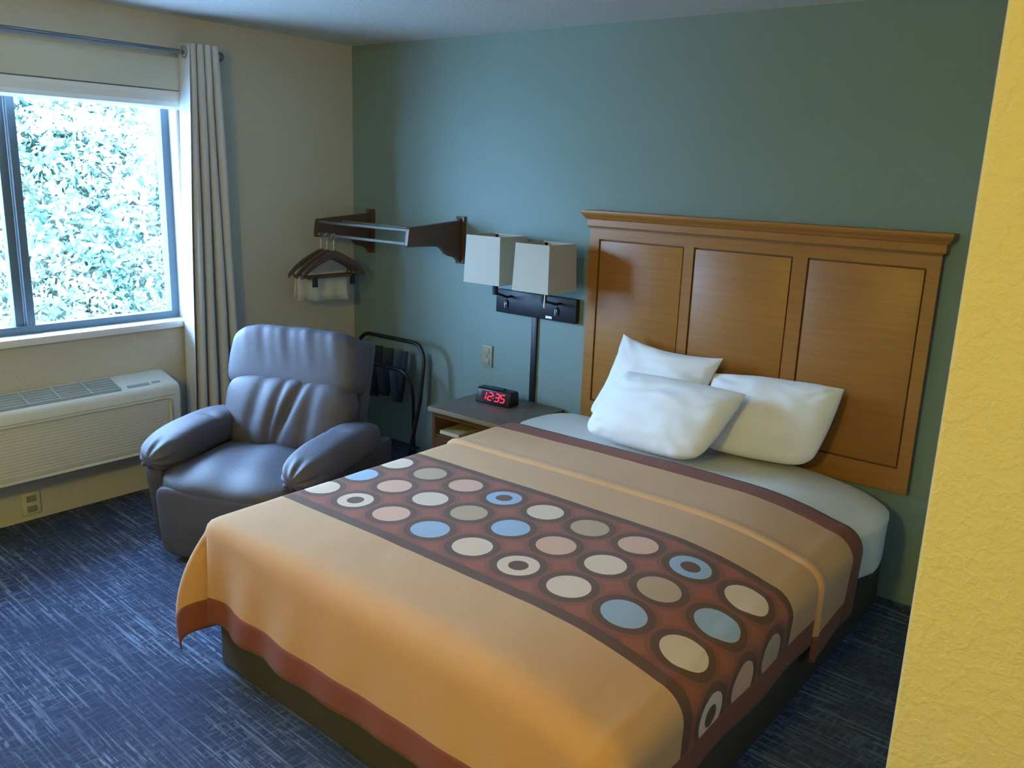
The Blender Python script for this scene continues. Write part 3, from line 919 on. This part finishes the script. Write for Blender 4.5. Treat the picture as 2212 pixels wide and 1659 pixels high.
def bedspread():
    t = thing('bedspread', 'tan bedspread with maroon hem and a printed band of pastel discs', 'bedspread', (2.6, -1.4, .556))
    hang = RAD * PI / 2 + .300
    sL, sR = BL + RAD - hang, 3.690; tF = BF + RAD - hang
    hw = .100; st = .020
    bf, bb = T0 - .160, T0 + 2 * PITCH + .150          # band limits
    inner = frange(sL + hw, sR - hw, st)
    foot = frange(tF + hw, bf, st)
    band = frange(bf, bb, .0165)
    head = frange(bb, -.62, st)
    L0 = .006
    cloth_part('spread_cloth', inner, foot, 'tan', t, L0)
    cloth_part('printed_band', inner, band, 'band', t, L0, uv=True)
    cloth_part('spread_cloth', inner, head, 'tan', t, L0)
    full = frange(sL, sR, st)
    cloth_part('hem', full, frange(tF, tF + hw, .0167), 'hem', t, L0)
    ts = foot + band[1:] + head[1:]
    cloth_part('hem', frange(sL, sL + hw, .0167), ts, 'hem', t, L0)
    cloth_part('hem', frange(sR - hw, sR, .0167), ts, 'hem', t, L0)
    # turned-down upper layer with a rolled front edge
    e = .028
    s2L, s2R = sL - e, sR + .065
    def lf(s, tt):
        k = (tt + .985)
        roll = .007 * math.exp(-((k - .022) / .020) ** 2)
        edge = 1 if k > .012 else max(0, k / .012)
        return (.007 + roll) * math.sqrt(edge)
    in2 = frange(s2L + hw, s2R - hw, st)
    t_top = frange(-.985, -.945, .005) + frange(-.945, -.672, st)[1:]
    t_trim = frange(-.672, -.560, .0187)
    fold = cloth_part('turned_down_fold', in2, t_top, 'tan', t, L0, liftfn=lf)
    cloth_part('fold_hem', frange(s2L, s2L + hw, .0167), t_top, 'hem', t, L0, liftfn=lf)
    cloth_part('fold_hem', frange(s2R - hw, s2R, .0167), t_top, 'hem', t, L0, liftfn=lf)
    cloth_part('head_trim', frange(s2L, s2R, st), t_trim, 'hem', t, L0, liftfn=lambda s, tt: .007)
bedspread()

# ------------------------------------------------------------------ pillows
def pillow(label, c4, T, seed, pull=.05, sag=0.):
    """c4 = BL, BR, TR, TL corner points of the pillow's middle plane; front = towards the viewer of the bed"""
    bl, br, tr, tl = [Vector(p) for p in c4]
    nrm = (br - bl).cross(tl - bl).normalized()
    bm = bmesh.new(); n = 40
    def P(u, v, side):
        U, V = 2 * u - 1, 2 * v - 1
        uu = u; vv = v
        # concave edges between the pulled-out corners
        uu += -U * pull * (1 - V * V) ** 1.0 * abs(U) ** 3
        vv += -V * pull * 1.25 * (1 - U * U) ** 1.0 * abs(V) ** 3
        p = bl * (1 - uu) * (1 - vv) + br * uu * (1 - vv) + tr * uu * vv + tl * (1 - uu) * vv
        f = (max(0, 1 - abs(U) ** 2.6) ** .5) * (max(0, 1 - abs(V) ** 2.6) ** .5)
        if V < 0:
            cr = (abs(U) ** 7) * (abs(V) ** 7)
            uu += -U * .05 * cr; vv += -V * .06 * cr
            p = bl * (1 - uu) * (1 - vv) + br * uu * (1 - vv) + tr * uu * vv + tl * (1 - uu) * vv
        cd_ = min(math.hypot(U - a_, V - b_) for a_ in (-1, 1) for b_ in (-1, 1))
        ang = math.atan2(abs(V), abs(U))
        wr0 = .006 * math.sin(ang * 26 + seed + 6 * noise.noise(Vector((u * 2, v * 2, seed)))) * math.exp(-(cd_ / .55) ** 2)
        wr0 += .007 * max(0, math.sin((v * 5 + 1.2 * noise.noise(Vector((u * 2.5, v * 2, seed + 5)))) * PI * 2)) * math.exp(-((V - .45) / .35) ** 2) * (1 if seed == 23 else .35)
        wr = wr0 + .013 * noise.noise(Vector((u * 4 + seed, v * 4, side * 2.0))) + .005 * noise.noise(Vector((u * 9, v * 13 + seed, side)))
        d = T / 2 * f + wr * f ** .5 * 1.2
        p = p + nrm * side * d
        p.z -= sag * f
        return p
    F = {}; B = {}
    for i in range(n + 1):
        for j in range(n + 1):
            u = .5 - .5 * math.cos(PI * i / n); v = .5 - .5 * math.cos(PI * j / n)
            F[i, j] = bm.verts.new(P(u, v, 1)); B[i, j] = bm.verts.new(P(u, v, -1))
    for i in range(n):
        for j in range(n):
            bm.faces.new((F[i, j], F[i + 1, j], F[i + 1, j + 1], F[i, j + 1]))
            bm.faces.new((B[i, j + 1], B[i + 1, j + 1], B[i + 1, j], B[i, j]))
    bmesh.ops.remove_doubles(bm, verts=bm.verts, dist=1e-4)
    o = from_bm('pillow', bm, 'pillow', None, True)
    return tag(o, label, 'pillow', 'white bed pillows')
pillow('white pillow standing upright against the left part of the headboard',
       [(2.015, -.285, .590), (2.62, -.27, .590), (2.650, -.150, .958), (2.112, -.130, .990)], .15, 3, .06)
pillow('white pillow leaning at the right, in front of the middle and right headboard panels',
       [(2.660, -.33, .590), (3.115, -.235, .580), (3.190, -.145, .915), (2.615, -.155, .885)], .175, 11, -.02)
pillow('white pillow in front, tilted over the other two pillows',
       [(2.150, -.50, .580), (2.745, -.555, .585), (2.860, -.355, .868), (2.280, -.355, .868)], .18, 23, -.015)

# ------------------------------------------------------------------ outside
struct(box('ground', (-40, -40, -3.3), (-.6, 40, -3.2), 'grass'))
def tree(loc, crown, nleaf, seed, label):
    rnd = random.Random(seed)
    t = thing('tree', label, 'tree', loc, 0, 'trees outside the window', local=True)
    base = Vector((0, 0, 0))
    top = Vector((crown[0][0], crown[0][1], crown[0][2]))
    bm = bmesh.new()
    add_tube(bm, [base, base.lerp(top, .4) + Vector((.1, .05, 0)), top], [.18, .14, .06], 10)
    for c in crown[1:]:
        e = Vector(c[:3]); a = base.lerp(top, .45 + .3 * rnd.random())
        add_tube(bm, [a, a.lerp(e, .5) + Vector((0, 0, .15)), e], [.08, .05, .02], 8)
    from_bm('trunk', bm, 'bark', t, True)
    vs = []; fs = []
    for k in range(nleaf):
        c = crown[k % len(crown)]
        d = Vector((rnd.gauss(0, 1), rnd.gauss(0, 1), rnd.gauss(0, 1))).normalized()
        rr = c[3] * (.45 + .55 * rnd.random() ** .5) * (1 + .25 * noise.noise(d * 2.2 + Vector((seed, k % len(crown), 0))))
        p = Vector(c[:3]) + Vector((d.x * rr, d.y * rr, d.z * rr * .85))
        a = Vector((rnd.gauss(0, 1), rnd.gauss(0, 1), rnd.gauss(0, 1))).normalized()
        b = a.cross(Vector((rnd.gauss(0, 1), rnd.gauss(0, 1), rnd.gauss(0, 1)))).normalized()
        s = .022 + .026 * rnd.random()
        i = len(vs)
        vs += [p - a * s * 1.5, p + b * s * .6 - a * s * .2, p + a * s * 1.5, p - b * s * .6 - a * s * .2]
        fs.append((i, i + 1, i + 2, i + 3))
    me = bpy.data.meshes.new('foliage'); me.from_pydata(vs, [], fs); me.update()
    link('foliage', me, 'leaf', t)
LAB = 'leafy tree in bright daylight outside the window'
tree((-5.2, .8, -3.2), [(.2, .2, 4.4, 1.5), (-.3, 1.3, 3.7, 1.3), (.3, -1.1, 3.6, 1.3), (.5, .3, 3.0, 1.4), (-.6, -.2, 5.4, 1.1)], 75000, 1, LAB)
tree((-7.0, 6.6, -3.2), [(0, 0, 4.6, 1.9), (.2, 1.6, 3.6, 1.5), (.2, -1.6, 3.6, 1.6), (.1, .3, 2.6, 1.6)], 22000, 2, LAB)
tree((-6.4, -5.6, -3.2), [(0, 0, 4.9, 1.7), (.2, 1.4, 3.8, 1.5), (.2, -1.4, 3.7, 1.5), (.3, .2, 2.9, 1.5)], 45000, 3, LAB)
tree((-11.5, 1.6, -3.2), [(0, 0, 5.8, 2.4), (.2, 2.4, 4.4, 2.1), (.2, -2.4, 4.4, 2.1), (0, 0, 3.0, 2.2)], 45000, 4, LAB)

# ------------------------------------------------------------------ light
w = bpy.data.worlds.new('sky'); sc.world = w; w.use_nodes = True
N = w.node_tree.nodes; L = w.node_tree.links
bgn = N['Background']
bgn.inputs['Color'].default_value = (.41, .625, 1.0, 1); bgn.inputs['Strength'].default_value = 54.0

def light(kind, name, loc, energy, col, **kw):
    l = bpy.data.lights.new(name, kind); l.energy = energy; l.color = col
    for k, v in kw.items(): setattr(l, k, v)
    o = bpy.data.objects.new(name, l); COL.objects.link(o); o.location = loc
    return o
# sun from behind the building, on the trees only
s = light('SUN', 'sun', (5, 0, 10), 26.0, (.76, .89, 1), angle=math.radians(3))
s.rotation_euler = Vector((-.75, .25, -.62)).to_track_quat('-Z', 'Y').to_euler()
# daylight portal in the window opening
p = light('AREA', 'window_portal', (-.15, (WY0 + WY1) / 2, (WZ0 + WZ1) / 2), 1, (1, 1, 1), shape='RECTANGLE', size=1.66, size_y=1.2)
p.rotation_euler = Vector((1, 0, 0)).to_track_quat('-Z', 'Y').to_euler()
p.data.cycles.is_portal = True
# warm ceiling lamp of the entry, behind the viewer
light('POINT', 'entry_ceiling_lamp', (3.4, -4.7, 2.22), 108, (1, .79, .13), shadow_soft_size=.14)

# ------------------------------------------------------------------ camera
cd = bpy.data.cameras.new('camera'); cam = bpy.data.objects.new('camera', cd); COL.objects.link(cam)
RT = [[0.777987, -0.176356, 0.603021], [0.62732, 0.164996, -0.761082], [0.034725, 0.970399, 0.238996]]
cam.matrix_world = Matrix.Translation((4.2668, -3.7083, 1.739)) @ Matrix(RT).to_4x4()
cd.sensor_fit = 'HORIZONTAL'; cd.sensor_width = 36; cd.lens = 36 * 1865.57 / 2212
cd.clip_start = .05; cd.clip_end = 200
sc.camera = cam
sc.view_settings.view_transform = 'Standard'; sc.view_settings.look = 'None'
sc.view_settings.gamma = 1; sc.view_settings.use_curve_mapping = False
sc.view_settings.exposure = 0.09
